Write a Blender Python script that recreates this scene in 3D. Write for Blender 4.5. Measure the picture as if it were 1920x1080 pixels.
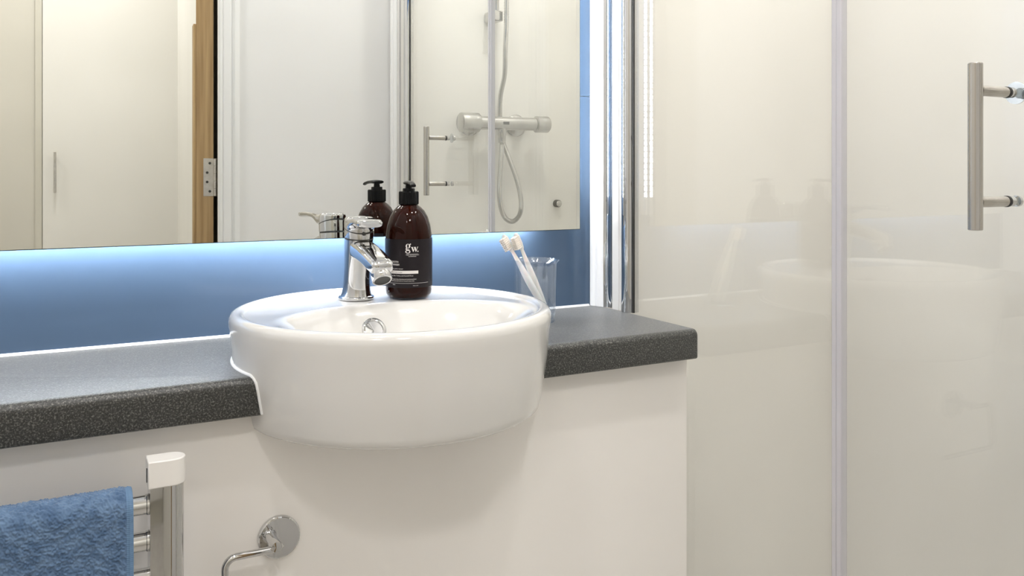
import bpy, bmesh, math, random
import numpy as np
from mathutils import Vector, Matrix

for o in list(bpy.data.objects): bpy.data.objects.remove(o)
S = bpy.context.scene
COL = S.collection
PI = math.pi

# ------------------------------------------------------------------ camera
cam_d = bpy.data.cameras.new('camera')
cam_d.sensor_fit = 'HORIZONTAL'; cam_d.sensor_width = 36.0
cam_d.lens = 1639.56 / 1920 * 36.0
cam_d.shift_y = (320.68 - 540.0) / 1920
cam_d.clip_start = 0.01
cam = bpy.data.objects.new('camera', cam_d); COL.objects.link(cam)
cam.location = (0, 0, 1.08)
cam.rotation_euler = (PI/2, 0, -0.4934)
S.camera = cam

# ------------------------------------------------------------------ world, exposure
w = bpy.data.worlds.new('world'); S.world = w; w.use_nodes = True
w.node_tree.nodes['Background'].inputs[0].default_value = (1, .97, .93, 1)
w.node_tree.nodes['Background'].inputs[1].default_value = 0.05
S.view_settings.view_transform = 'Standard'; S.view_settings.look = 'None'
S.view_settings.gamma = 1; S.view_settings.use_curve_mapping = False
S.view_settings.exposure = -0.40
try:
    S.cycles.max_bounces = 16; S.cycles.diffuse_bounces = 8; S.cycles.glossy_bounces = 8
    S.cycles.transmission_bounces = 12; S.cycles.transparent_max_bounces = 24
except Exception: pass

# recessed lamps: (name label, x, y, watts, radius of lit disc, colour)
WARM = (1.0, .965, .925)
DOWNLIGHTS = [
    ('white recessed downlight in the ceiling above the towel rail', .00, .52, 5.5, .05, WARM),
    ('white recessed downlight in the ceiling between basin and shower', .62, .52, 5.5, .05, WARM),
    ('white recessed downlight in the ceiling inside the shower', 1.13, .66, 6.9, .05, WARM),
    ('white recessed downlight in the hall ceiling in front of the cupboard', .05, -.47, 9.5, .11, WARM),
    ('added fill downlight at the far end of the hall ceiling, out of view', -.60, -.45, 5.0, .11, WARM),  # added lamp that evens the light across the hall cupboard
]
LED_STRENGTH = 240.0
LED_COL = (.91, .95, 1.0)
LED_SIDE = 190.0

# ------------------------------------------------------------------ materials
def lin(c):
    return tuple(((x/12.92) if x <= .04045 else ((x+.055)/1.055)**2.4) for x in [v/255 for v in c])
def mat(name, col, rough=.5, metal=0, **kw):
    m = bpy.data.materials.new(name); m.use_nodes = True
    b = m.node_tree.nodes['Principled BSDF']
    b.inputs['Base Color'].default_value = (*col, 1)
    b.inputs['Roughness'].default_value = rough
    b.inputs['Metallic'].default_value = metal
    for k, v in kw.items():
        b.inputs[k.replace('_', ' ')].default_value = v
    return m
def nodes(m): return m.node_tree.nodes, m.node_tree.links, m.node_tree.nodes['Principled BSDF']
def add_noise_colour(m, c1, c2, scale, detail=2, stretch=(1, 1, 1), bump=0, lo=.35, hi=.65):
    n, l, b = nodes(m)
    tc = n.new('ShaderNodeTexCoord'); mp = n.new('ShaderNodeMapping'); mp.inputs['Scale'].default_value = stretch
    nz = n.new('ShaderNodeTexNoise'); nz.inputs['Scale'].default_value = scale; nz.inputs['Detail'].default_value = detail
    r = n.new('ShaderNodeValToRGB'); r.color_ramp.elements[0].position = lo; r.color_ramp.elements[1].position = hi
    r.color_ramp.elements[0].color = (*c1, 1); r.color_ramp.elements[1].color = (*c2, 1)
    l.new(tc.outputs['Object'], mp.inputs['Vector']); l.new(mp.outputs['Vector'], nz.inputs['Vector'])
    l.new(nz.outputs['Fac'], r.inputs['Fac']); l.new(r.outputs['Color'], b.inputs['Base Color'])
    if bump:
        bp = n.new('ShaderNodeBump'); bp.inputs['Strength'].default_value = bump; bp.inputs['Distance'].default_value = .001
        l.new(nz.outputs['Fac'], bp.inputs['Height']); l.new(bp.outputs['Normal'], b.inputs['Normal'])
    return nz

M = {}
def subtle(name, col, rough, amt=.02, **kw):
    m = mat(name, col, rough, **kw)
    add_noise_colour(m, tuple(max(0, c-amt) for c in col), tuple(min(1, c+amt) for c in col), 2.5)
    return m
M['wall_white'] = subtle('wall_white', (.79, .78, .77), .35)
M['shower_wall'] = subtle('shower_wall', (.855, .835, .80), .18)
M['shower_side'] = subtle('shower_side_wall', (.865, .85, .83), .18)
M['ceiling'] = subtle('ceiling_paint', (.86, .85, .83), .7)
M['floor'] = mat('floor_vinyl', (.5, .48, .45), .45); add_noise_colour(M['floor'], (.46, .44, .41), (.54, .52, .49), 40, 4)
M['hall_wall'] = subtle('hall_wall', (.62, .60, .54), .6)
M['cupboard'] = subtle('cupboard_lacquer', (.79, .78, .745), .4)
M['cupboard_trim'] = subtle('cupboard_trim', (.60, .58, .51), .5)
M['panel'] = subtle('vanity_gloss', (.915, .89, .865), .16, Coat_Weight=.35, Coat_Roughness=.05)
M['white_trim'] = subtle('white_trim', (.84, .84, .84), .25)
M['architrave'] = subtle('architrave_paint', (.80, .795, .785), .4)
M['ceramic'] = subtle('ceramic', (.74, .73, .715), .10, .008, Coat_Weight=.6, Coat_Roughness=.02)
M['silicone'] = subtle('white_silicone', (.85, .86, .87), .35)
M['plastic_white'] = subtle('white_plastic', (.84, .82, .80), .3)
M['brush_white'] = subtle('toothbrush_plastic', (.82, .81, .79), .3, Subsurface_Weight=.15)
M['bristle'] = subtle('toothbrush_bristle', (.86, .80, .74), .6)
M['chrome'] = subtle('chrome', (.80, .80, .80), .045, .01, Metallic=1) if False else mat('chrome', (.63, .63, .63), .04, 1)
add_noise_colour(M['chrome'], (.62, .62, .62), (.64, .64, .64), 6)
M['steel'] = mat('brushed_steel', (.53, .505, .47), .22, 1); add_noise_colour(M['steel'], (.49, .465, .43), (.57, .545, .51), 60, 2, (1, 1, .02))
M['alu'] = mat('polished_aluminium', (.80, .80, .79), .12, 1); add_noise_colour(M['alu'], (.77, .77, .76), (.83, .83, .82), 60, 2, (1, 1, .02))
M['post_satin'] = subtle('satin_post', (.70, .68, .64), .3)
M['shower_chrome'] = mat('shower_chrome', (.58, .57, .55), .13, 1); add_noise_colour(M['shower_chrome'], (.56, .55, .53), (.60, .59, .57), 30)
M['nickel'] = mat('satin_nickel', (.62, .59, .54), .35, 1); add_noise_colour(M['nickel'], (.58, .55, .5), (.66, .63, .58), 80)
M['rubber'] = subtle('black_rubber', (.03, .03, .03), .5, .005)
M['black'] = subtle('black_plastic', (.006, .006, .0065), .16, .001, IOR=1.22)
M['grey_dark'] = subtle('dark_recess', (.06, .06, .055), .6, .01)
M['mirror'] = mat('mirror_silver', (.91, .925, .905), 0.0, 1)
M['mirror_edge'] = subtle('mirror_edge', (.05, .065, .06), .2, .005)
M['seal'] = subtle('clear_pvc_seal', (.78, .77, .83), .2, .01, Transmission_Weight=.2)
M['backer'] = subtle('housing_white', (.75, .75, .75), .5)

# blue back-painted splashback
M['blue'] = mat('blue_acrylic', (.085, .132, .208), .05, IOR=1.36)
add_noise_colour(M['blue'], (.081, .127, .200), (.089, .137, .216), 3)

# speckled laminate
m = M['laminate'] = mat('speckled_laminate', (.05, .05, .05), .42, IOR=1.65, Sheen_Weight=.35, Sheen_Roughness=.4)
n, l, b = nodes(m)
tc = n.new('ShaderNodeTexCoord')
nz = n.new('ShaderNodeTexNoise'); nz.inputs['Scale'].default_value = 520; nz.inputs['Detail'].default_value = 3; nz.inputs['Roughness'].default_value = .7
r = n.new('ShaderNodeValToRGB'); r.color_ramp.elements[0].position = .40; r.color_ramp.elements[1].position = .68
r.color_ramp.elements[0].color = (.006, .006, .006, 1); r.color_ramp.elements[1].color = (.19, .19, .172, 1)
e = r.color_ramp.elements.new(.52); e.color = (.026, .027, .026, 1)
bp = n.new('ShaderNodeBump'); bp.inputs['Strength'].default_value = .35; bp.inputs['Distance'].default_value = .0006
l.new(tc.outputs['Object'], nz.inputs['Vector']); l.new(nz.outputs['Fac'], r.inputs['Fac']); l.new(r.outputs['Color'], b.inputs['Base Color'])
l.new(nz.outputs['Fac'], bp.inputs['Height']); l.new(bp.outputs['Normal'], b.inputs['Normal'])

# oak
M['oak'] = mat('oak', (.45, .29, .13), .5)
add_noise_colour(M['oak'], lin((154, 123, 82)), lin((198, 168, 122)), 90, 5, (1, 1, .035), .2, .3, .7)

# glass (thin panes: straight-through transmission plus Fresnel reflection on both faces)
def pane_glass(name, tint, ior=1.5):
    m = bpy.data.materials.new(name); m.use_nodes = True
    n, l = m.node_tree.nodes, m.node_tree.links
    n.remove(n['Principled BSDF']); out = n['Material Output']
    geo = n.new('ShaderNodeNewGeometry'); mr = n.new('ShaderNodeMapRange')
    mr.inputs['To Min'].default_value = ior; mr.inputs['To Max'].default_value = 1/ior
    fr = n.new('ShaderNodeFresnel'); tr = n.new('ShaderNodeBsdfTransparent'); gl = n.new('ShaderNodeBsdfGlossy')
    tr.inputs['Color'].default_value = (*tint, 1); gl.inputs['Roughness'].default_value = 0.0
    gl.inputs['Color'].default_value = (1, 1, 1, 1)
    mx = n.new('ShaderNodeMixShader')
    l.new(geo.outputs['Backfacing'], mr.inputs['Value']); l.new(mr.outputs['Result'], fr.inputs['IOR'])
    l.new(fr.outputs['Fac'], mx.inputs['Fac']); l.new(tr.outputs[0], mx.inputs[1]); l.new(gl.outputs[0], mx.inputs[2])
    l.new(mx.outputs[0], out.inputs['Surface'])
    return m
M['glass'] = pane_glass('shower_glass', (.985, .992, .985))
M['tumbler'] = pane_glass('tumbler_glass', (.955, .97, .985), 1.85)
M['amber'] = mat('amber_plastic', (.032, .0045, .0017), .05, Transmission_Weight=.6, IOR=1.28)
M['liquid'] = subtle('dark_amber_liquid', (.016, .003, .002), .2, .001)
M['label'] = subtle('label_paper', (.016, .013, .015), .4, .001, IOR=1.25)
M['print'] = subtle('label_print_white', (.75, .72, .70), .5)
M['print_dark'] = subtle('label_print_dark', (.03, .025, .025), .5, .004)
M['badge'] = subtle('badge_grey', (.15, .15, .15), .4)
# towel
m = M['towel'] = mat('blue_terry', lin((96, 127, 165)), .95, Sheen_Weight=.25)
add_noise_colour(m, lin((76, 103, 137)), lin((104, 131, 164)), 90, 3)
M['hem'] = subtle('towel_hem', lin((104, 135, 170)), .9, .02)

def emis(name, col, s):
    m = bpy.data.materials.new(name); m.use_nodes = True
    n, l = m.node_tree.nodes, m.node_tree.links
    n.remove(n['Principled BSDF']); e = n.new('ShaderNodeEmission')
    e.inputs['Color'].default_value = (*col, 1); e.inputs['Strength'].default_value = s
    l.new(e.outputs[0], n['Material Output'].inputs['Surface'])
    return m
M['led'] = emis('led_light', LED_COL, LED_STRENGTH)
M['led_side'] = emis('led_light_side', LED_COL, LED_SIDE)
M['lens'] = emis('lamp_lens', WARM, 12)

# ------------------------------------------------------------------ mesh helpers
ORG = {}
class MB:
    def __init__(s): s.v = []; s.f = []
    def add(s, vs, fs):
        k = len(s.v); s.v += [tuple(p) for p in vs]; s.f += [tuple(i+k for i in f) for f in fs]; return s
    def box(s, x0, x1, y0, y1, z0, z1):
        return s.add([(x0,y0,z0),(x1,y0,z0),(x1,y1,z0),(x0,y1,z0),(x0,y0,z1),(x1,y0,z1),(x1,y1,z1),(x0,y1,z1)],
                     [(3,2,1,0),(4,5,6,7),(0,1,5,4),(1,2,6,5),(2,3,7,6),(3,0,4,7)])
    def rings(s, rs, close=True, cap=(True, True)):
        k = len(rs[0]); vs = [p for r in rs for p in r]; fs = []
        for i in range(len(rs)-1):
            for j in range(k if close else k-1):
                a, b2 = i*k+j, i*k+(j+1) % k
                fs.append((a, b2, b2+k, a+k))
        if cap[0]: fs.append(tuple(range(k-1, -1, -1)))
        if cap[1]: fs.append(tuple(range((len(rs)-1)*k, len(rs)*k)))
        return s.add(vs, fs)
    def prism(s, poly, z0, z1):       # polygon in XY, extruded in Z
        return s.rings([[(x, y, z0) for x, y in poly], [(x, y, z1) for x, y in poly]])
    def prism_x(s, poly, x0, x1):     # polygon in YZ, extruded in X
        return s.rings([[(x0, y, z) for y, z in poly], [(x1, y, z) for y, z in poly]])
    def lathe(s, prof, c=(0, 0, 0), seg=48, axis='z', cap=(True, True)):
        rs = []
        for r_, h in prof:
            ring = []
            for i in range(seg):
                a = 2*PI*i/seg; u, v2 = r_*math.cos(a), r_*math.sin(a)
                if axis == 'z': p = (u, v2, h)
                elif axis == 'x': p = (h, u, v2)
                else: p = (v2, h, u)
                ring.append((p[0]+c[0], p[1]+c[1], p[2]+c[2]))
            rs.append(ring)
        return s.rings(rs, cap=cap)
    def tube(s, pts, r, seg=12, cap=True):
        pts = [Vector(p) for p in pts]; rs = []; up = None
        for i, p in enumerate(pts):
            t = (pts[min(i+1, len(pts)-1)] - pts[max(i-1, 0)]).normalized()
            if up is None:
                up = t.orthogonal().normalized()
            up = (up - t*up.dot(t)).normalized(); sd = t.cross(up)
            rr = r[i] if isinstance(r, (list, tuple)) else r
            rs.append([tuple(p + (up*math.cos(2*PI*j/seg) + sd*math.sin(2*PI*j/seg))*rr) for j in range(seg)])
        return s.rings(rs, cap=(cap, cap))
    def build(s, name, m, parent=None, smooth=None, bevel=0, seg=2, org=None):
        if parent is not None: o_ = ORG[parent.name]
        elif org: o_ = org
        else:
            a = np.array(s.v); o_ = ((a[:,0].min()+a[:,0].max())/2, (a[:,1].min()+a[:,1].max())/2, a[:,2].min())
        me = bpy.data.meshes.new(name)
        me.from_pydata([(x-o_[0], y-o_[1], z-o_[2]) for x, y, z in s.v], [], s.f)
        bm = bmesh.new(); bm.from_mesh(me); bmesh.ops.recalc_face_normals(bm, faces=bm.faces); bm.to_mesh(me); bm.free()
        me.materials.append(M[m] if isinstance(m, str) else m)
        if smooth:
            me.polygons.foreach_set('use_smooth', [True]*len(me.polygons))
            me.set_sharp_from_angle(angle=math.radians(smooth))
        ob = bpy.data.objects.new(name, me); COL.objects.link(ob)
        if parent is not None: ob.parent = parent
        else: ob.location = o_
        ORG[ob.name] = o_
        if bevel:
            md = ob.modifiers.new('bevel', 'BEVEL'); md.width = bevel; md.segments = seg; md.limit_method = 'ANGLE'; md.angle_limit = math.radians(40)
            me.polygons.foreach_set('use_smooth', [True]*len(me.polygons)); me.set_sharp_from_angle(angle=math.radians(35))
            md.harden_normals = False
        return ob
def tag(o, label, cat, group=None):
    o['label'] = label; o['category'] = cat
    if group: o['group'] = group
    return o
def struct(o): o['kind'] = 'structure'; return o
def thing(name, loc, label=None, cat=None, group=None):
    o = bpy.data.objects.new(name, None); COL.objects.link(o); o.location = loc; o.empty_display_size = .05
    ORG[o.name] = tuple(loc)
    if label: tag(o, label, cat, group)
    return o
def box(name, m, x0, x1, y0, y1, z0, z1, parent=None, bevel=0, seg=2):
    return MB().box(x0, x1, y0, y1, z0, z1).build(name, m, parent, bevel=bevel, seg=seg)
def cut(o, cutter):
    md = o.modifiers.new('cut', 'BOOLEAN'); md.operation = 'DIFFERENCE'; md.object = cutter; md.solver = 'EXACT'
    dg = bpy.context.evaluated_depsgraph_get(); me = bpy.data.meshes.new_from_object(o.evaluated_get(dg))
    o.modifiers.clear(); o.data = me
def spline(pts, n=10):
    out = []; P = [Vector(p) for p in pts]
    for i in range(len(P)-1):
        p0, p1, p2, p3 = P[max(i-1, 0)], P[i], P[i+1], P[min(i+2, len(P)-1)]
        for k in range(n):
            t = k/n
            out.append(tuple(.5*((2*p1)+(p2-p0)*t+(2*p0-5*p1+4*p2-p3)*t*t+(3*p1-p0-3*p2+p3)*t**3)))
    out.append(tuple(P[-1])); return out

# key dimensions (metres)
YB = 1.25      # mirror wall
YF = .175      # inner face of the wall with the doorway
XG = .839      # shower screen
XS = 1.412     # far wall of the shower
XL = -.275     # left wall
HL = -1.0      # hall left wall
ZC = .851      # worktop
CEIL = 2.25
HX, HY = .46, -1.0   # hall right wall, hall back wall

# ------------------------------------------------------------------ room shell
fl = MB().box(HL-.1, XS+.1, HY-.1, YB+.1, -.06, 0); struct(fl.build('floor', 'floor'))
struct(box('ceiling', 'ceiling', HL-.1, XS+.1, HY-.1, YB+.1, CEIL, CEIL+.06))
struct(box('wall_back', 'shower_wall', XL-.1, XS+.1, YB+.004, YB+.1, 0, CEIL))
struct(box('wall_left', 'wall_white', XL-.1, XL, YF-.1, YB, 0, CEIL))
struct(box('wall_hall_left', 'hall_wall', HL-.1, HL, HY-.1, YF-.1, 0, CEIL))
struct(box('wall_right', 'shower_side', XS, XS+.1, YF-.1, YB, 0, CEIL))
wf = MB().box(.396, XS, YF-.10, YF, 0, CEIL).box(HL, XL-.1005, YF-.10, YF, 0, CEIL).box(XL, .396, YF-.10, YF, 2.06, CEIL)
struct(wf.build('wall_front', 'wall_white'))
struct(box('wall_hall_back', 'hall_wall', HL, HX, HY-.1, HY, 0, CEIL))
struct(box('wall_hall_right', 'hall_wall', HX, HX+.1, HY, YF-.1, 0, CEIL))
# wet-wall panel lining the shower side of the doorway wall
struct(box('wall_shower_lining', 'shower_wall', XG+.012, XS, YF, YF+.004, 0, CEIL))

def arch_profile(x0, sx):   # moulded architrave section (x across, y proud of the wall)
    p = [(0, 0), (0, .011), (.004, .015), (.008, .015), (.0105, .012), (.013, .015), (.028, .017), (.031, .0125), (.034, .0125), (.038, .018), (.050, .0145), (.052, 0)]
    return [(x0+sx*a, YF+b2) for a, b2 in p]
struct(MB().prism(arch_profile(.3786, 1), 0, 2.10).build('trim_1', 'architrave', smooth=40))
hp = [(YF+b2, 2.05+a) for a, b2 in [(0, 0), (0, .011), (.004, .015), (.028, .017), (.034, .0125), (.038, .018), (.05, .0145), (.052, 0)]]
struct(MB().prism_x(hp, XL+.001, .3786).build('trim_2', 'architrave', smooth=40))
struct(box('baseboard_hall', 'architrave', HX-.012, HX, HY, YF-.1, 0, .10))

# ------------------------------------------------------------------ open door, seen in the mirror
dr = thing('door_1', (.388, .060, 0)); struct(dr)
dr['label'] = 'open white door with oak lipped edge, seen in the mirror'
ang = math.radians(4.0)
def dr_part(mb, name, m, parent=None, **k):
    R = Matrix.Rotation(ang, 4, 'Z'); c = Vector((.388, .06, 0))
    mb.v = [tuple(R @ (Vector(p)-c) + c) for p in mb.v]
    return mb.build(name, m, parent or dr, **k)
dr_part(MB().box(.3462, .3878, -.70, .054, .006, 2.03), 'door_leaf', 'cupboard')
dr_part(MB().box(.3460, .3880, .0541, .060, .006, 2.03), 'oak_lipping', 'oak')
dr_part(MB().box(.3395, .3460, .020, .058, .006, 1.455), 'oak_edge_strip', 'oak', bevel=.001)
for zc in (1.064, 1.85, .25):
    hg = dr_part(MB().prism([(.3635, .0601), (.3880, .0601), (.3880, .0620), (.3635, .0620)], zc-.0485, zc+.0485), 'hinge', 'nickel', bevel=.0006)
    for q in range(5):
        z0 = zc-.0485+q*.0194
        dr_part(MB().lathe([(.0040, z0), (.0048, z0+.0008), (.0048, z0+.0182), (.0040, z0+.019)], (.3925, .0615, 0), 16), 'knuckle', 'nickel', hg, smooth=40)
    for q, (xx, zz) in enumerate([(.3790, .036), (.3725, .012), (.3725, -.012), (.3790, -.036)]):
        sc = dr_part(MB().lathe([(.0033, .0619), (.0033, .0628), (.0022, .0632)], (xx, 0, zc+zz), 14, 'y'), 'screw', 'nickel', hg, smooth=40)
for o in [c for c in bpy.data.objects if c.name.startswith('screw')]: o.data.materials[0] = M['grey_dark']

# ------------------------------------------------------------------ hall cupboard, seen in the mirror
cp = thing('hall_cupboard', (.22, HY+.01, 0), 'tall cream hall cupboard with a slim vertical handle, seen in the mirror', 'cupboard')
box('side_stile', 'cupboard_trim', -.020, .0005, HY+.001, HY+.012, 0, 2.2, cp)
box('cupboard_door', 'cupboard', .0025, .4385, HY+.001, HY+.022, .08, 2.2, cp, bevel=.0015)
box('plinth', 'cupboard_trim', .0025, .4385, HY+.001, HY+.010, 0, .075, cp)
hd = MB().box(.0355, .0435, HY+.042, HY+.050, 1.006, 1.146)
hd.box(.037, .042, HY+.0221, HY+.0425, 1.018, 1.024); hd.box(.037, .042, HY+.0221, HY+.0425, 1.128, 1.134)
hd.build('handle', 'nickel', cp, bevel=.0008)

# ------------------------------------------------------------------ splashback
sp = thing('splashback', (-.09, YB, ZC), 'glossy blue splashback panel running behind the mirror above the worktop', 'splashback')
box('panel', 'blue', XL+.001, .8235, YB-.001, YB+.0039, ZC+.0005, 1.2065, sp)
box('panel', 'blue', XL+.001, .8235, YB-.001, YB+.0039, 1.2073, CEIL-.01, sp)

# ------------------------------------------------------------------ vanity, worktop
BX, BY = .394, 1.050
YFR, YP = .987, 1.015
cutter = MB().lathe([(.1715, .7818), (.179, .784), (.1835, .788), (.1855, .795), (.1912, .83), (.1942, .851), (.1975, .90)], (BX, BY, 0), 96).build('cut_a', 'ceramic')
vp = MB().box(XL+.001, XG-.0005, YP, YP+.018, .001, ZC-.0435).build('vanity_panel', 'panel')
cut(vp, cutter)
tag(vp, 'glossy off-white vanity front panel under the dark worktop', 'panel')
# worktop: postformed front edge
pr = [(YB-.001, ZC), (YB-.001, ZC-.043), (YFR, ZC-.043), (YFR, ZC-.011)]
for i in range(1, 8):
    a = PI/2*i/7; pr.append((YFR+.010-.010*math.cos(a), ZC-.010+.010*math.sin(a)))
wt = MB().prism_x(pr, XL+.001, XG-.0015).build('worktop', 'laminate')
wm = wt.data
md = wt.modifiers.new('b', 'BEVEL'); md.width = .0035; md.segments = 3; md.limit_method = 'ANGLE'; md.angle_limit = math.radians(60)
cut(wt, cutter)
wt.data.polygons.foreach_set('use_smooth', [True]*len(wt.data.polygons)); wt.data.set_sharp_from_angle(angle=math.radians(30))
tag(wt, 'dark grey speckled laminate worktop around the basin', 'worktop')
bpy.data.objects.remove(cutter)
sb = MB().prism_x([(YB-.001, ZC+.0002), (YB-.001, ZC+.0032), (YB-.0025, ZC+.0022), (YB-.0045, ZC+.0002)], XL+.001, .820).build('sealant_bead', 'silicone', wt)  # white bead also stands in for the glow reflected on the worktop
sb['label'] = 'white sealant line along the back of the worktop, doubling as the reflected glow there'

# ------------------------------------------------------------------ basin
bs = thing('basin', (BX, BY, .7815), 'round white ceramic semi-recessed basin set into the worktop', 'basin')
N = 144
ZD = .9050
def deck_z(x, y):
    e = math.sqrt((x/.166)**2 + ((y+.058)/.116)**2)
    t = max(0, min(1, (1-e)/.62)); t = t*t*(3-2*t)
    back = max(0, min(1, (y-.06)/.1))
    return ZD + .0012*back - .090*t
prof = [(.02, .7815), (.172, .7815), (.180, .783), (.1848, .787), (.1868, .794), (.1925, .83), (.1955, .851), (.1985, .885), (.2003, .897), (.1998, .9025), (.1975, .9070), (.1935, .9092), (.1895, .9095), (.1860, .9085), (.1840, .9065)]
rs = [[(BX+r_*math.cos(2*PI*i/N), BY+r_*math.sin(2*PI*i/N), z) for i in range(N)] for r_, z in prof]
for k in range(70):
    r_ = .1825*(1-k/70.0)+.0005
    ring = []
    for i in range(N):
        x, y = r_*math.cos(2*PI*i/N), r_*math.sin(2*PI*i/N)
        ring.append((BX+x, BY+y, deck_z(x, y)))
    rs.append(ring)
MB().rings(rs).build('basin_body', 'ceramic', bs, smooth=60)
# overflow cover on the bowl slope under the tap
oc = Vector((BX-.0165, BY+.029, 0)); oc.z = deck_z(-.0165, .029)
n_ = Vector((0, -(deck_z(-.0180, .030)-deck_z(-.0180, .018))/.012, 1)).normalized()
q = Vector((0, 0, 1)).rotation_difference(n_)
def at_frame(mb, q, c): mb.v = [tuple(q @ Vector(p) + c) for p in mb.v]; return mb
at_frame(MB().lathe([(.0165, -.003), (.0165, .0015), (.0150, .003), (.0120, .0035), (.0115, .0015), (.001, .0010)], (0, 0, 0), 40), q, oc).build('overflow_cover', 'chrome', bs, smooth=40)
MB().lathe([(.030, .8152), (.030, .8172), (.026, .8190), (.010, .8205), (.001, .8207)], (BX, BY-.058, 0), 40).build('waste_plug', 'chrome', bs, smooth=40)
# silicone where basin meets worktop (left and right arcs, down the front edge)
def arc_bead(a0, a1):
    pts = []
    for i in range(40):
        a = a0+(a1-a0)*i/39
        pts.append((BX+.1958*math.cos(a), BY+.1958*math.sin(a), ZC+.0005))
    return pts
af = math.asin((YFR+.010-BY)/.196)
def bead(sg, r_):
    pl = [(x if sg > 0 else 2*BX-x, y, z) for x, y, z in arc_bead(af, PI/2)]
    dn = []
    for z, yy in ((ZC-.041, YFR), (ZC-.028, YFR), (ZC-.014, YFR), (ZC-.006, YFR+.0010), (ZC-.002, YFR+.0045)):
        rad_b = .1955-(ZC-z)*.16; dn.append((BX+sg*math.sqrt(rad_b**2-(BY-yy)**2), yy, z))
    MB().tube(dn+pl, r_, 10).build('sealant_bead', 'silicone', bs, smooth=60)
bead(-1, .0022); bead(1, .0016)

# ------------------------------------------------------------------ mixer tap
TX, TY, TZ = .3775, 1.150, .9058
tp = thing('mixer_tap', (TX, TY, TZ), 'chrome single-lever mixer tap standing on the basin', 'tap')
MB().lathe([(.0232, 0), (.0242, .001), (.0242, .0032), (.0228, .0047), (.0195, .0055)], (TX, TY, TZ), 48).build('base_flange', 'chrome', tp, smooth=50)
def ell(cy, cz, a, b2, tilt=0, n=48, sq=2.0):
    ring = []
    for i in range(n):
        t = 2*PI*i/n; c, s = math.cos(t), math.sin(t)
        u = a*math.copysign(abs(c)**(2/sq), c); v = b2*math.copysign(abs(s)**(2/sq), s)
        ring.append((TX+u, TY+cy+v*math.cos(tilt), TZ+cz+v*math.sin(tilt)))
    return ring
body = [(0, .005, .0212, .0215), (-.0005, .009, .0196, .0200), (-.001, .016, .0184, .0190), (-.002, .028, .0176, .0184), (-.005, .045, .0176, .0186), (-.0085, .065, .0186, .0196), (-.011, .083, .0194, .0204)]
MB().rings([ell(cy, cz, a, b2, .10*min(1, cz/.05)) for cy, cz, a, b2 in body]).build('tap_body', 'chrome', tp, smooth=60)
# spout: flattened section swept forward and down
def srect(c, wdt, hgt, dirv, n=40, p=3.2):
    d = Vector(dirv).normalized(); up = Vector((1, 0, 0)).cross(d).normalized()
    if up.z < 0: up = -up
    ring = []
    for i in range(n):
        t = 2*PI*i/n; cc, s = math.cos(t), math.sin(t)
        u = wdt*math.copysign(abs(cc)**(2/p), cc); v = hgt*math.copysign(abs(s)**(2/p), s)
        q_ = Vector(c) + Vector((u, 0, 0)) + up*v; ring.append((TX+q_.x, TY+q_.y, TZ+q_.z))
    return ring
sp_ = [((0, .002, .071), .0155, .0135, (0, -1, -.1)), ((0, -.022, .0695), .0158, .0130, (0, -1, -.12)), ((0, -.045, .0665), .0160, .0118, (0, -1, -.17)),
       ((0, -.070, .0615), .0160, .0108, (0, -1, -.24)), ((0, -.092, .0555), .0158, .0105, (0, -1, -.30)), ((0, -.103, .0520), .0146, .0095, (0, -1, -.34)), ((0, -.107, .0505), .0115, .0065, (0, -1, -.36))]
MB().rings([srect(*a) for a in sp_]).build('spout', 'chrome', tp, smooth=60)
ad = Vector((0, -.80, -1)).normalized(); q = Vector((0, 0, 1)).rotation_difference(ad)
ac = Vector((TX, TY-.0985, TZ+.0430))
ar = at_frame(MB().lathe([(.0128, -.004), (.0128, .008), (.0120, .0088), (.0102, .0088), (.0100, .0065)], (0, 0, 0), 36, cap=(True, False)), q, ac).build('aerator', 'chrome', tp, smooth=50)
at_frame(MB().lathe([(.0100, .0060), (.0100, .0070), (.001, .0066)], (0, 0, 0), 28), q, ac).build('aerator_mesh', 'grey_dark', ar, smooth=40)
# lever: collar + slanted cap running out into the lever blade
MB().rings([ell(-.0112, .0825, .0188, .0196, .12), ell(-.0114, .0875, .0188, .0196, .12)]).build('collar_groove', 'grey_dark', tp, smooth=60)
MB().rings([ell(-.0116, .0852, .0196, .0206, .12), ell(-.0120, .0905, .0198, .0208, .20), ell(-.0122, .0965, .0198, .0208, .33)]).build('cartridge_cover', 'chrome', tp, smooth=40)
MB().rings([ell(-.0122, .0955, .0184, .0192, .33), ell(-.0122, .1010, .0184, .0192, .33)]).build('lever_gap', 'grey_dark', tp, smooth=60)
lv = [ell(-.0122, .0985, .0200, .0210, .33), ell(-.0124, .1040, .0200, .0210, .22), ell(-.0126, .1080, .0198, .0208, .10), ell(-.0126, .1112, .0188, .0198, .02), ell(-.0124, .1130, .0155, .0165, 0), ell(-.0124, .1136, .004, .004, 0)]
LA = Matrix.Rotation(math.radians(-9), 4, 'Z'); LC = Vector((TX, TY-.012, 0))
def turn(mb): mb.v = [tuple(LA @ (Vector(p)-LC) + LC) for p in mb.v]; return mb
lev = turn(MB().rings(lv)).build('lever_cap', 'chrome', tp, smooth=60)
bl = [((0, -.012, .1040), .0192, .0080, (0, -1, 0)), ((0, -.028, .1030), .0192, .0085, (0, -1, .04)), ((0, -.036, .1055), .0188, .0066, (0, -1, .10)), ((0, -.046, .1080), .0182, .0048, (0, -1, .08)), ((0, -.066, .1095), .0174, .0042, (0, -1, .0)), ((0, -.088, .1088), .0164, .0044, (0, -1, -.10)), ((0, -.099, .1074), .0154, .0046, (0, -1, -.25)), ((0, -.1015, .1066), .013, .0036, (0, -1, -.3))]
turn(MB().rings([srect(*a) for a in bl])).build('lever', 'chrome', tp, smooth=60)
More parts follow.
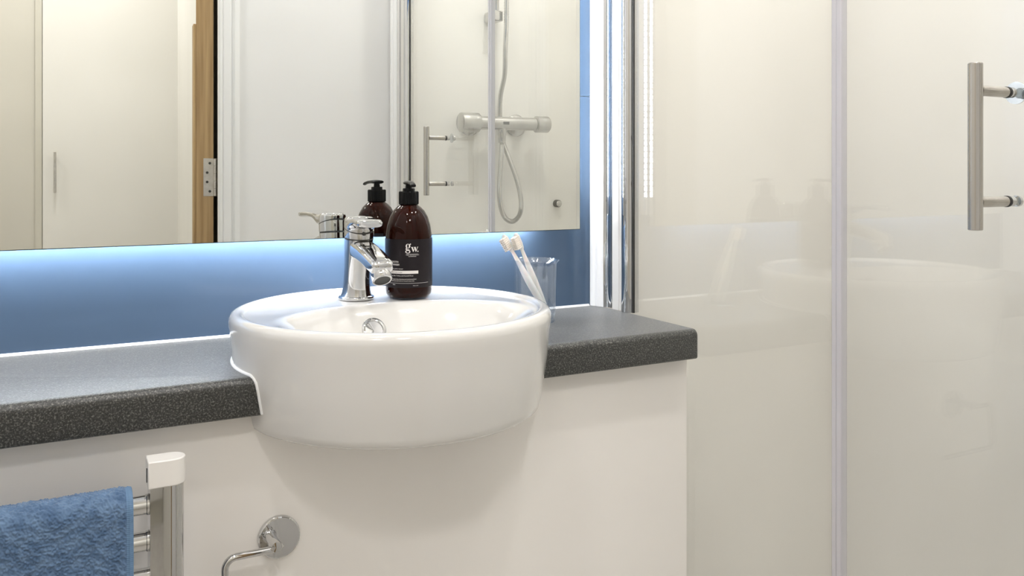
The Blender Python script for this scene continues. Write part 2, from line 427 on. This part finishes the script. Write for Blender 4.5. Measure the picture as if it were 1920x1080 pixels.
MB().lathe([(.0022, -.0345), (.0022, -.0325)], (TX, TY, TZ+.0905), 16, 'y').build('indicator', 'grey_dark', tp)

# ------------------------------------------------------------------ soap bottle
OX, OY, OZ = .4475, 1.134, .9062
bt = thing('soap_bottle', (OX, OY, OZ), 'amber pump bottle with a black label standing beside the tap', 'bottle')
RB = .0322
prof = [(.001, .0012), (.024, .0008), (.0285, .0015), (.0312, .006), (.0318, .010), (RB, .014), (RB, .078), (.0316, .087), (.0298, .099), (.0265, .110), (.0215, .119), (.0160, .1245), (.0122, .1270), (.0112, .1290), (.0112, .1360)]
MB().lathe(prof, (OX, OY, OZ), 72).build('bottle_body', 'amber', bt, smooth=60)
MB().lathe([(.001, .003), (.027, .003), (.0300, .009), (.0305, .014), (.0305, .078), (.0285, .097), (.0255, .106), (.001, .1065)], (OX, OY, OZ), 48).build('liquid', 'liquid', bt, smooth=50)
cap = MB()
ringsC = []
for z, dr_ in [(.1275, 0), (.1285, .0006), (.1445, .0006), (.1458, -.0004)]:
    ringsC.append([(OX+(.0128+dr_+(.0004 if i % 2 else 0))*math.cos(2*PI*i/72), OY+(.0128+dr_+(.0004 if i % 2 else 0))*math.sin(2*PI*i/72), OZ+z) for i in range(72)])
cap.rings(ringsC).build('pump_collar', 'black', bt)
MB().lathe([(.0085, .1456), (.0085, .1490), (.0078, .1500), (.0048, .1502), (.0044, .1545), (.0052, .1555)], (OX, OY, OZ), 32).build('pump_stem', 'black', bt, smooth=40)
pdir = Vector((-.20, -1, 0)).normalized()
pd = []
for t, w_, h_, dz in [(-.011, .003, .0015, 0), (-.010, .0062, .0026, 0), (-.002, .0076, .0032, 0), (.006, .0070, .0032, 0), (.013, .0050, .0027, .0001), (.024, .0041, .0024, -.0006), (.033, .0036, .0022, -.0022), (.036, .0034, .0020, -.0036)]:
    c = Vector((OX, OY, OZ+.1573+dz)) + pdir*t; sd = Vector((pdir.y, -pdir.x, 0))
    pd.append([tuple(c + sd*w_*math.cos(2*PI*i/20) + Vector((0, 0, h_*math.sin(2*PI*i/20)))) for i in range(20)])
MB().rings(pd).build('pump_head', 'black', bt, smooth=60)
# label: wraps the body; s = arc length, 0 where the front of the label is
A0 = math.atan2(-OY, -OX)       # outward direction of the label front
def wrap(s_, z, r_): a = A0 + s_/RB; return (OX+r_*math.cos(a), OY+r_*math.sin(a), OZ+z)
def strip(s0, s1, z0, z1, r_, n=48):
    mb = MB(); a = [wrap(s0+(s1-s0)*i/n, z0, r_) for i in range(n+1)]; b2 = [wrap(s0+(s1-s0)*i/n, z1, r_) for i in range(n+1)]
    return mb.rings([a, b2], close=False, cap=(False, False))
lb = strip(-.088, .088, .0160, .0815, RB+.00025, 96).build('label', 'label', bt, smooth=60)
lb['label'] = 'matt black wrap label with white lettering'
def text_flat(txt, size):
    cu = bpy.data.curves.new('t', 'FONT'); cu.body = txt; cu.size = size; cu.resolution_u = 3
    ob = bpy.data.objects.new('t', cu); COL.objects.link(ob)
    dg = bpy.context.evaluated_depsgraph_get(); me = bpy.data.meshes.new_from_object(ob.evaluated_get(dg))
    vs = [(v.co.x, v.co.y) for v in me.vertices]; fs = [tuple(p.vertices) for p in me.polygons]
    bpy.data.objects.remove(ob); bpy.data.curves.remove(cu); bpy.data.meshes.remove(me)
    return vs, fs
def letters(txt, size, s0, z0, name='lettering', m='print', align='l', stretch=1.0, bold=0):
    vs, fs = text_flat(txt, size)
    xs = [v[0] for v in vs]; wd = (max(xs)-min(xs))*stretch
    off = s0 if align == 'l' else (s0-wd/2 if align == 'c' else s0-wd)
    mb = MB(); mb.add([wrap(off+(x-min(xs))*stretch, z0+y, RB+.0005) for x, y in vs], fs)
    if bold: mb.add([wrap(off+(x-min(xs))*stretch+bold, z0+y, RB+.00052) for x, y in vs], fs)
    return mb.build(name, m, lb)
def flat2(polys, s0, z0, sc, name):
    mb = MB()
    for p in polys:
        mb.add([wrap(s0+x*sc, z0+y*sc, RB+.0005) for x, y in p[0]], p[1])
    return mb.build(name, 'print', lb)
def ring2(cx, cy, ax, ay, ix, iy, n=32, a0=0, a1=2*PI, ox=0, oy=0):   # ring with different outer and inner ellipses
    vs = []; fs = []
    for i in range(n+1):
        a = a0+(a1-a0)*i/n
        vs.append((cx+ax*math.cos(a), cy+ay*math.sin(a))); vs.append((cx+ox+ix*math.cos(a), cy+oy+iy*math.sin(a)))
    for i in range(n): fs.append((2*i, 2*i+2, 2*i+3, 2*i+1))
    return vs, fs
g = [ring2(.42, .95, .36, .36, .15, .31), ring2(.40, .06, .40, .26, .24, .17),
     ([(.16, .68), (.30, .60), (.22, .44), (.62, .42), (.70, .30), (.58, .22), (.20, .28), (.06, .42), (.06, .54)], [(0, 1, 2, 7, 8), (2, 3, 4, 5, 6, 7)]),
     ring2(.80, 1.26, .10, .09, .001, .001), ([(.62, 1.15), (.76, 1.30), (.82, 1.24), (.70, 1.10)], [(0, 1, 2, 3)])]
wv = [([(.88, .80), (1.22, .80), (1.22, .75), (1.12, .75), (.98, .75), (.88, .75)], [(0, 1, 2, 3, 4, 5)]),
      ([(.93, .78), (1.16, .78), (1.36, .20), (1.28, .05), (1.20, .05)], [(0, 1, 2, 3, 4)]), ([(1.24, .05), (1.30, .05), (1.52, .70), (1.46, .74)], [(0, 1, 2, 3)]),
      ([(1.38, .78), (1.60, .78), (1.78, .22), (1.70, .05), (1.63, .05)], [(0, 1, 2, 3, 4)]), ([(1.66, .05), (1.72, .05), (1.98, .76), (1.92, .76)], [(0, 1, 2, 3)]),
      ([(1.30, .80), (1.66, .80), (1.66, .75), (1.30, .75)], [(0, 1, 2, 3)]), ([(1.84, .80), (2.06, .80), (2.06, .75), (1.84, .75)], [(0, 1, 2, 3)]),
      ring2(2.0, .10, .10, .10, .001, .001)]
flat2(g+wv, -.0046, .0645, .0085, 'logo')
letters('THE GOODWASH', .0017, .0050, .0600, align='c', stretch=1.3)
letters('COMPANY', .0017, .0050, .0580, align='c', stretch=1.3)
strip(-.0030, .0130, .0618, .0620, RB+.0004).build('rule', 'print', lb)
letters('SMOOTH', .0034, -.0145, .0500, align='r', bold=.0002)
letters('BODY WASH', .0034, -.0132, .0462, align='r', bold=.0002)
letters('naturally gentle cleanser', .0021, -.0075, .0412, align='r')
strip(-.052, .0130, .0352, .0393, RB+.0004).build('white_band', 'print', lb)
letters('with body butter', .0024, -.0085, .0364, m='print_dark', align='r', name='band_lettering')
letters('Sea Salt, Turkey and Kendall Rose', .0023, .0060, .0318, align='r')
letters('invigorating cleansing and hydrating blend', .0020, .0100, .0273, align='r')
letters('with essential oils for smooth clean skin', .0020, .0075, .0249, align='r')
strip(-.070, .0300, .0222, .0225, RB+.0004).build('rule', 'print', lb)
letters('300ml', .0017, -.0190, .0198, align='r'); letters('Made in UK', .0015, .0130, .0186, align='r')

# ------------------------------------------------------------------ tumbler and toothbrushes
GX, GY, GZ = .6585, 1.150, ZC+.0006
MB().lathe([(r_*1.03, h_) for r_, h_ in [(.001, 0), (.0255, 0), (.0282, .0012), (.0292, .004), (.0300, .030), (.0312, .085), (.0318, .0895), (.0348, .0925), (.0353, .0938), (.0348, .0948), (.0330, .0940), (.0302, .0905), (.0296, .085), (.0284, .030), (.0276, .008), (.0255, .0052), (.001, .0048)]], (GX, GY, GZ), 72).build('tumbler', 'tumbler', smooth=60)
tag(bpy.data.objects['tumbler'], 'clear glass tumbler holding two toothbrushes on the worktop', 'tumbler')
def brush(p0, p1, tw, label):
    p0, p1 = Vector(p0), Vector(p1); ax = (p1-p0).normalized(); L = (p1-p0).length
    fr = Vector((math.cos(tw), math.sin(tw), 0)); fr = (fr-ax*fr.dot(ax)).normalized(); sd = ax.cross(fr)
    t = thing('toothbrush', tuple(p0), label, 'toothbrush', 'toothbrushes in the tumbler')
    def rr(u, a, b2, off=0):
        c = p0+ax*u*L+fr*off; return [tuple(c+sd*a*math.cos(2*PI*i/20)+fr*b2*math.sin(2*PI*i/20)) for i in range(20)]
    secs = [(0, .001, .001, 0), (.01, .0042, .0032, 0), (.25, .0054, .0044, 0), (.45, .0058, .0048, .0004), (.60, .0046, .0040, 0), (.72, .0030, .0028, 0), (.80, .0027, .0024, 0), (.83, .0050, .0022, 0), (.88, .0060, .0023, 0), (.965, .0056, .0022, 0), (.99, .0035, .0018, 0), (1, .001, .001, 0)]
    MB().rings([rr(*a) for a in secs]).build('handle', 'brush_white', t, smooth=60)
    br = MB()
    for i in range(7):
        for j in range(3):
            c = p0+ax*L*(.845+.020*i)+sd*(j-1)*.0031+fr*.0018
            br.rings([[tuple(c+fr*h+ax*.0014*math.cos(2*PI*k/6)+sd*.0014*math.sin(2*PI*k/6)) for k in range(6)] for h in (0, .0095)])
    br.build('bristles', 'bristle', t)
brush((.676, 1.137, GZ+.0058), (.6110, 1.164, .984), math.radians(205), 'white toothbrush in the tumbler, the left one of the two heads')
brush((.683, 1.152, GZ+.0058), (.6250, 1.1515, .987), math.radians(200), 'white toothbrush in the tumbler, the right one of the two heads')

# ------------------------------------------------------------------ backlit mirror
MX0, MX1, MZ0, MZ1, MY = -.205, .7712, .985, 1.70, 1.1995
mr = thing('mirror', ((MX0+MX1)/2, YB, MZ0), 'large frameless backlit mirror on the blue splashback', 'mirror')
box('mirror_pane', 'mirror', MX0+.001, MX1-.001, MY, MY+.0008, MZ0+.001, MZ1-.001, mr)
box('pane_backing', 'mirror_edge', MX0, MX1, MY+.0009, MY+.005, MZ0, MZ1, mr)
IN = .018
box('housing', 'backer', MX0+IN, MX1-IN, MY+.0051, YB-.0015, MZ0+IN, MZ1-IN, mr)
def leds(kind):
    mb = MB(); base = MB(); yc = 1.2300
    if kind in ('bottom', 'top'):
        z = MZ0+IN if kind == 'bottom' else MZ1-IN; sg = -1 if kind == 'bottom' else 1
        base.box(MX0+.04, MX1-.075, yc-.005, yc+.005, min(z, z+sg*.0015), max(z, z+sg*.0015))
        x = MX0+.045
        while x < MX1-.08:
            mb.box(x, x+.0075, yc-.0025, yc+.0025, min(z+sg*.0016, z+sg*.003), max(z+sg*.0016, z+sg*.003)); x += .010
    else:
        x = MX0+IN if kind == 'left' else MX1-IN; sg = -1 if kind == 'left' else 1
        base.box(min(x, x+sg*.0015), max(x, x+sg*.0015), yc-.005, yc+.005, MZ0+.045, MZ1-.045)
        z = MZ0+.05
        while z < MZ1-.05:
            mb.box(min(x+sg*.0016, x+sg*.003), max(x+sg*.0016, x+sg*.003), yc-.0025, yc+.0025, z, z+.0075); z += .010
    b_ = base.build('led_tape', 'backer', mr); mb.build('led_chips', 'led' if kind in ('bottom', 'top') else 'led_side', b_)
for k in ('bottom', 'top', 'left', 'right'): leds(k)

# ------------------------------------------------------------------ shower screen
def prof_pts(pts, flip):
    return [(x, (YF+.004+(YB-y)) if flip else y) for x, y in pts]
half = [(.840-.0125*math.sin(PI*i/14), 1.161+.0125*math.cos(PI*i/14)) for i in range(15)]
def wall_channel(flip, root, z0, z1):
    P = lambda pts: MB().prism(prof_pts(pts, flip), z0, z1)
    P([(.8218, YB-.002), (.8222, 1.241), (.8250, 1.2375), (.8256, 1.232), (.8262, 1.2315), (.8300, 1.2265), (.8310, 1.2215), (.852, 1.2215), (.852, YB-.002)]).build('wall_trim', 'white_trim', root, smooth=30)
    P([(.8312, 1.2214), (.8355, 1.218), (.8372, 1.2125), (.8372, 1.2075), (.8360, 1.203), (.8335, 1.1993), (.852, 1.1993), (.852, 1.2214)]).build('channel_groove', 'chrome', root, smooth=50)
    P([(.8338, 1.1992), (.8338, 1.1815), (.8352, 1.1805), (.8352, 1.1765), (.852, 1.1765), (.852, 1.1992)]).build('channel_post', 'post_satin', root, smooth=30)
    P([(.8365, 1.1764), (.8365, 1.1737), (.850, 1.1737), (.850, 1.1764)]).build('gasket', 'rubber', root)
    P(half+[(.850, 1.1485), (.850, 1.1735)]).build('channel_roll', 'chrome', root, smooth=50)
    P([(.8368, 1.1484), (.8368, 1.1455), (.8404, 1.1455), (.8404, 1.1484)]).build('gasket', 'rubber', root)
sc = thing('shower_screen', (.8435, .95, 0), 'fixed clear glass shower panel beside the worktop end', 'shower screen')
wall_channel(False, sc, ZC+.0005, 2.0)
box('glass_pane', 'glass', .8405, .8465, .7425, 1.1600, .065, 2.0, sc)
box('edge_seal', 'seal', .8388, .8482, .7395, .7465, .065, 1.998, sc, bevel=.001)
dv = thing('shower_door', (.8435, .51, 0), 'clear glass shower door with a steel bar handle', 'shower door')
wall_channel(True, dv, .05, 2.0)
box('glass_pane', 'glass', .8405, .8465, .274, .7345, .065, 2.0, dv)
sl = MB().box(.8380, .8490, .7315, .7390, .065, 1.998).build('edge_seal', 'seal', dv, bevel=.0012)
HYD = .5246
hb = MB().lathe([(.0060, 1.0236), (.0067, 1.0243), (.0067, 1.1823), (.0060, 1.1830)], (.7833, HYD, 0), 32).build('bar_handle', 'steel', dv, smooth=40)
for zz, big in ((1.157, True), (1.0503, False)):
    MB().lathe([(.0050, .7890), (.0052, .7900), (.0052, .8300)], (0, HYD, zz), 28, 'x').build('standoff', 'steel', hb, smooth=40)
    MB().lathe([(.0056, .8301), (.0056, .8335)], (0, HYD, zz), 28, 'x').build('rubber_ring', 'rubber', hb, smooth=40)
    MB().lathe([(.0052, .8336), (.0052, .8404)], (0, HYD, zz), 28, 'x').build('ferrule', 'chrome', hb, smooth=40)
    if big:
        MB().lathe([(.0110, .8466), (.0112, .8478), (.0100, .8492), (.0070, .8500), (.0066, .8540), (.0050, .8555)], (0, HYD, zz), 36, 'x').build('rosette', 'chrome', hb, smooth=40)
    else:
        MB().lathe([(.0056, .8466), (.0056, .8500), (.0045, .8512)], (0, HYD, zz), 28, 'x').build('rosette', 'chrome', hb, smooth=40)
# shower tray
tr = MB().box(XG+.001, XS-.001, YF+.005, YB-.001, .001, .04); tray = tr.build('shower_tray', 'ceramic', bevel=.006)
tag(tray, 'white shower tray on the floor behind the glass screen', 'shower tray')

# ------------------------------------------------------------------ shower fittings on the doorway wall, seen in the mirror
YW = YF+.004
sv = thing('shower_valve', (1.14, YW, 1.16), 'chrome thermostatic bar shower valve with looping hose, seen in the mirror', 'shower valve')
VY, VZ = .235, 1.213
MB().lathe([(.0165, 1.060), (.0185, 1.0605), (.0185, 1.2365), (.0165, 1.237)], (0, VY, VZ), 40, 'x').build('valve_body', 'shower_chrome', sv, smooth=40)
for x0, x1, r_ in ((1.002, 1.0592, .0270), (1.2378, 1.2805, .0235)):
    kb = MB(); rk = []
    for h, d in ((x0, -.004), (x0+.003, 0), (x1-.003, 0), (x1, -.002)):
        rk.append([(h, VY+(r_+d)*(1-.03*(i % 4 == 0))*math.cos(2*PI*i/48), VZ+(r_+d)*(1-.03*(i % 4 == 0))*math.sin(2*PI*i/48)) for i in range(48)])
    kb.rings(rk).build('knob', 'shower_chrome', sv, smooth=40)
for xx in (1.058, 1.205):
    MB().lathe([(.0320, YW+.0005), (.0320, YW+.003), (.0250, YW+.010), (.0150, YW+.014), (.0140, VY-.010)], (xx, 0, VZ-.002), 36, 'y').build('wall_rosette', 'shower_chrome', sv, smooth=40)
box('badge', 'badge', 1.127, 1.145, VY+.0182, VY+.0192, VZ-.004, VZ+.004, sv)
MB().lathe([(.0085, 1.158), (.0105, 1.160), (.0105, 1.178), (.0120, 1.180), (.0120, VZ-.012)], (1.132, VY, 0), 28).build('hose_outlet', 'shower_chrome', sv, smooth=40)
hp_ = [(1.132, .235, 1.160), (1.1275, .238, 1.115), (1.1197, .243, 1.0366), (1.1213, .246, .9847), (1.1347, .248, .9503), (1.1583, .250, .9393), (1.1787, .252, .9582), (1.1856, .248, .994), (1.1787, .238, 1.0511), (1.1634, .222, 1.1109), (1.1482, .206, 1.1674), (1.1425, .203, 1.2223), (1.139, .212, 1.289), (1.140, .235, 1.3485), (1.1345, .25, 1.415), (1.138, .25, 1.497), (1.138, .25, 1.60), (1.13, .26, 1.68)]
hs = spline(hp_, 26)
# ribbed hose: radius pulses along the path
pts2 = []; acc = 0; rad = []
for i, p in enumerate(hs):
    pts2.append(p); rad.append(.0072 if i % 2 else .0060)
MB().tube(pts2, rad, 12).build('shower_hose', 'shower_chrome', sv, smooth=80)
rr_ = thing('shower_rail', (1.1216, YW, 1.50), 'chrome shower riser rail with bracket above the bar valve, seen in the mirror', 'shower rail')
MB().lathe([(.0075, 1.505), (.0075, 2.05)], (1.1216, .222, 0), 24).build('rail', 'shower_chrome', rr_, smooth=40)
box('bracket', 'shower_chrome', 1.104, 1.136, YW+.0005, .236, 1.498, 1.528, rr_, bevel=.004, seg=3)
box('bracket', 'shower_chrome', 1.104, 1.136, YW+.0005, .236, 2.04, 2.07, rr_, bevel=.004, seg=3)
hn = MB().tube(spline([(1.13, .262, 1.68), (1.128, .285, 1.74), (1.126, .31, 1.80)], 8), .011, 16).build('handset', 'shower_chrome', rr_, smooth=60)
at_frame(MB().lathe([(.02, -.012), (.045, -.004), (.045, .006), (.040, .009)], (0, 0, 0), 36), Vector((0, 0, 1)).rotation_difference(Vector((0, .8, -.6))), Vector((1.126, .325, 1.82))).build('spray_head', 'shower_chrome', hn, smooth=40)
st = thing('wall_stop', (1.342, YW, .984), 'small round chrome stop on the shower wall, seen in the mirror', 'door stop')
MB().lathe([(.0110, YW+.0005), (.0110, YW+.014), (.0100, YW+.0150)], (1.342, 0, .984), 28, 'y').build('stop_body', 'grey_dark', st, smooth=40)
MB().lathe([(.0090, YW+.0151), (.0090, YW+.018), (.006, YW+.020)], (1.342, 0, .984), 28, 'y').build('stop_cap', 'shower_chrome', st, smooth=40)

# ------------------------------------------------------------------ towel rail and towel
tl = thing('towel_rail', (.110, .943, .10), 'chrome ladder towel rail with white end cap below the worktop', 'towel rail')
def dshape(x0, x1, y0, y1, sgn=1):   # flat inner side, rounded outer end
    ry = (y1-y0)/2; yc = (y0+y1)/2; rx = .014
    pts = [(x0, y0), (x1-rx, y0)] + [(x1-rx+rx*math.sin(PI*i/14), yc-ry*math.cos(PI*i/14)) for i in range(1, 14)] + [(x1-rx, y1), (x0, y1)]
    return pts if sgn > 0 else [(-.1355-x, y) for x, y in pts]
for sg in (1, -1):
    MB().prism(dshape(.0945, .1275, .9315, .9555, sg), .12, .7655).build('upright', 'chrome', tl, smooth=30)
    for z0, z1 in ((.7650, .7918), (.09, .12)):
        MB().prism(dshape(.0925, .1290, .9300, .9570, sg), z0, z1).build('end_cap', 'plastic_white', tl, bevel=.0012)
    xb = .110 if sg > 0 else -.2455
    for zz in (.735, .16):
        MB().lathe([(.008, .9575), (.008, 1.0145)], (xb, 0, zz), 20, 'y').build('wall_bracket', 'plastic_white', tl, smooth=40)
for zz in (.7465, .7100, .6735, .56, .5235, .487, .37, .33, .21, .17):
    MB().lathe([(.0095, -.2299), (.0095, .0944)], (0, .9435, zz), 28, 'x').build('bar', 'chrome', tl, smooth=40)
for zz in (.7465, .7100):
    MB().lathe([(.0096, .0915), (.0102, .0920), (.0102, .0943)], (0, .9435, zz), 28, 'x', cap=(False, False)).build('bar_collar', 'chrome', tl, smooth=40)
box('slot', 'rubber', .0917, .0924, .938, .9395, .770, .784, tl)

rng = np.random.default_rng(3)
def towel():
    path = []; bz, by, rr = .7465, .9435, .0185
    zs = np.arange(.53, bz, .0022)
    for z in zs: path.append((by+rr+.0005, z))
    nA = 14
    for i in range(nA+1):
        a = PI*i/nA; path.append((by+rr*math.cos(a), bz+rr*math.sin(a)))
    z = bz
    while z > .50:
        z -= .0007; path.append((by-rr-.003*min(1, (bz-z)/.08), z))
    # resample finer on top
    P = np.array(path); seg = np.r_[0, np.cumsum(np.hypot(*np.diff(P, axis=0).T))]
    back = seg[len(zs)]
    ss = np.r_[np.arange(0, back-.012, .004), np.arange(back-.012, seg[-1], .00068)]
    yy = np.interp(ss, seg, P[:, 0]); zz = np.interp(ss, seg, P[:, 1])
    ty = np.gradient(yy, ss); tz = np.gradient(zz, ss); ln = np.hypot(ty, tz); ny, nz = -tz/ln, ty/ln
    # outward normal of the loop (up over the bar)
    ny, nz = tz/ln, -ty/ln
    xs = np.arange(-.13, .0788, .00068)
    Xg, Sg = np.meshgrid(xs, ss)
    n0 = rng.normal(size=(60, 60))
    def lowf(a, b2, sx, sy):
        g_ = rng.normal(size=(int(len(ss)*1.0/sy)+3, int(len(xs)*1.0/sx)+3))
        iy = np.arange(len(ss))/sy; ix = np.arange(len(xs))/sx
        y0 = iy.astype(int); x0 = ix.astype(int); fy = (iy-y0)[:, None]; fx = (ix-x0)[None]
        fy = fy*fy*(3-2*fy); fx = fx*fx*(3-2*fx)
        return g_[y0][:, x0]*(1-fy)*(1-fx)+g_[y0+1][:, x0]*fy*(1-fx)+g_[y0][:, x0+1]*(1-fy)*fx+g_[y0+1][:, x0+1]*fy*fx
    w1 = lowf(0, 0, 5, 5); w2 = lowf(0, 0, 4, 4); w3 = lowf(0, 0, 30, 30); w4 = lowf(0, 0, 3, 2.2)
    h = .5+.5*np.sin(2*PI*Xg/.0030+1.2*w1)*np.sin(2*PI*Sg/.0046+1.5*w2)
    h = .0010*h + .0014*np.clip(w4*.5+.5, 0, 1.4) + .0006*w3
    edge = np.clip((.0722-Xg)/.0012, 0, 1)
    hem = .0010+.00035*np.sin(2*PI*Sg/.0019) + .0006*np.exp(-((Xg-.0755)/.0008)**2)
    h = h*edge + hem*(1-edge)
    h *= np.clip((.0790-Xg)/.001, 0, 1)
    fold = .0015*np.sin(Xg*40)*np.clip((Sg-back-.05)/.1, 0, 1)
    Yv = yy[:, None]+ny[:, None]*(h)+0*Xg - fold; Zv = zz[:, None]+nz[:, None]*h
    return Xg, Yv, Zv, ny, nz
Xg, Yv, Zv, ny, nz = towel()
R_, C_ = Xg.shape
vo = np.stack([Xg, Yv, Zv], -1).reshape(-1, 3)
# inner face, 4 mm inside
sel_r = np.arange(R_)
cy_, cz_ = .9435, .7465
inner = np.stack([np.where(Xg == Xg, Xg, Xg), (Yv - ny[:, None]*0.0045), (Zv - nz[:, None]*0.0045)], -1)
faces = []; idx = np.arange(R_*C_).reshape(R_, C_)
q4 = np.stack([idx[:-1, :-1], idx[:-1, 1:], idx[1:, 1:], idx[1:, :-1]], -1).reshape(-1, 4)
# rim strip that closes the right edge with the towel's thickness
V = vo.tolist(); F = q4.tolist()
edge_in = inner[:, -1]; k = len(V); V += edge_in.tolist()
for i in range(R_-1): F.append([int(idx[i, -1]), int(k+i), int(k+i+1), int(idx[i+1, -1])])
k2 = len(V); V += inner[:, 0].tolist()
for i in range(R_-1): F.append([k+i, k2+i, k2+i+1, k+i+1])
tw = thing('towel', (0, .9435, .50), 'blue terry towel draped over the chrome towel rail', 'towel')
mb = MB(); mb.v = [tuple(p) for p in V]; mb.f = [tuple(f_) for f_ in F]
t_o = mb.build('towel_cloth', 'towel', tw); t_o.data.polygons.foreach_set('use_smooth', [True]*len(t_o.data.polygons))
t_o.data.materials.append(M['hem'])
pc = np.zeros(len(F), dtype=np.int32)
cx_ = np.tile(np.arange(C_-1), R_-1); pc[:len(q4)] = (Xg[0, :-1][cx_] > .0722)
t_o.data.polygons.foreach_set('material_index', pc)

# ------------------------------------------------------------------ toilet roll holder
th_ = thing('toilet_roll_holder', (.2402, 1.0145, .6594), 'chrome toilet roll holder fixed to the vanity panel under the basin', 'toilet roll holder')
MB().lathe([(.0243, YP-.0005), (.0243, YP-.003), (.0238, YP-.0050), (.0225, YP-.0058), (.001, YP-.0064)], (.2402, 0, .6594), 56, 'y').build('rosette', 'chrome', th_, smooth=30)
MB().lathe([(.0080, YP-.006), (.0064, YP-.012), (.0062, .990), (.0062, .978), (.0055, .9755), (.001, .975)], (.2290, 0, .6635), 32, 'y').build('post', 'chrome', th_, smooth=40)
AY = .9830
arm = [(.2330, AY+.002, .6625), (.2350, AY, .6605), (.2325, AY, .6592), (.2250, AY, .6590), (.2050, AY, .6590), (.1870, AY, .6590)]
for i in range(1, 9):
    a = PI/2*i/8; arm.append((.1870-.012*math.sin(a), AY, .6470+.012*math.cos(a)))
arm += [(.1750, AY-.002, .62), (.1750, AY-.004, .595)]
for i in range(1, 9):
    a = PI/2*i/8; arm.append((.1870-.012*math.cos(a), AY-.004, .595-.012*math.sin(a)))
arm += [(.22, AY-.004, .583), (.31, AY-.004, .583)]
MB().tube(arm, .0040, 16).build('arm', 'chrome', th_, smooth=60)

# ------------------------------------------------------------------ recessed downlights
for lab, x, y, wt_, rad_, colr in DOWNLIGHTS:
    d = thing('downlight', (x, y, CEIL-.012), lab, 'downlight', 'recessed ceiling downlights')
    MB().lathe([(rad_*.92, CEIL-.0005), (rad_*1.25, CEIL-.0005), (rad_*1.22, CEIL-.006), (rad_*.95, CEIL-.008), (rad_*.92, CEIL-.004)], (x, y, 0), 40, cap=(False, False)).build('bezel', 'plastic_white', d, smooth=40)
    MB().lathe([(rad_*.9, CEIL-.0005), (rad_*.9, CEIL-.003), (.001, CEIL-.0035)], (x, y, 0), 36).build('lens', 'lens', d, smooth=40)
    ld = bpy.data.lights.new('downlight_lamp', 'AREA'); ld.shape = 'DISK'; ld.size = rad_*2; ld.energy = wt_; ld.color = colr
    lo = bpy.data.objects.new('downlight_lamp', ld); COL.objects.link(lo); lo.parent = d; lo.location = (0, 0, -.002)
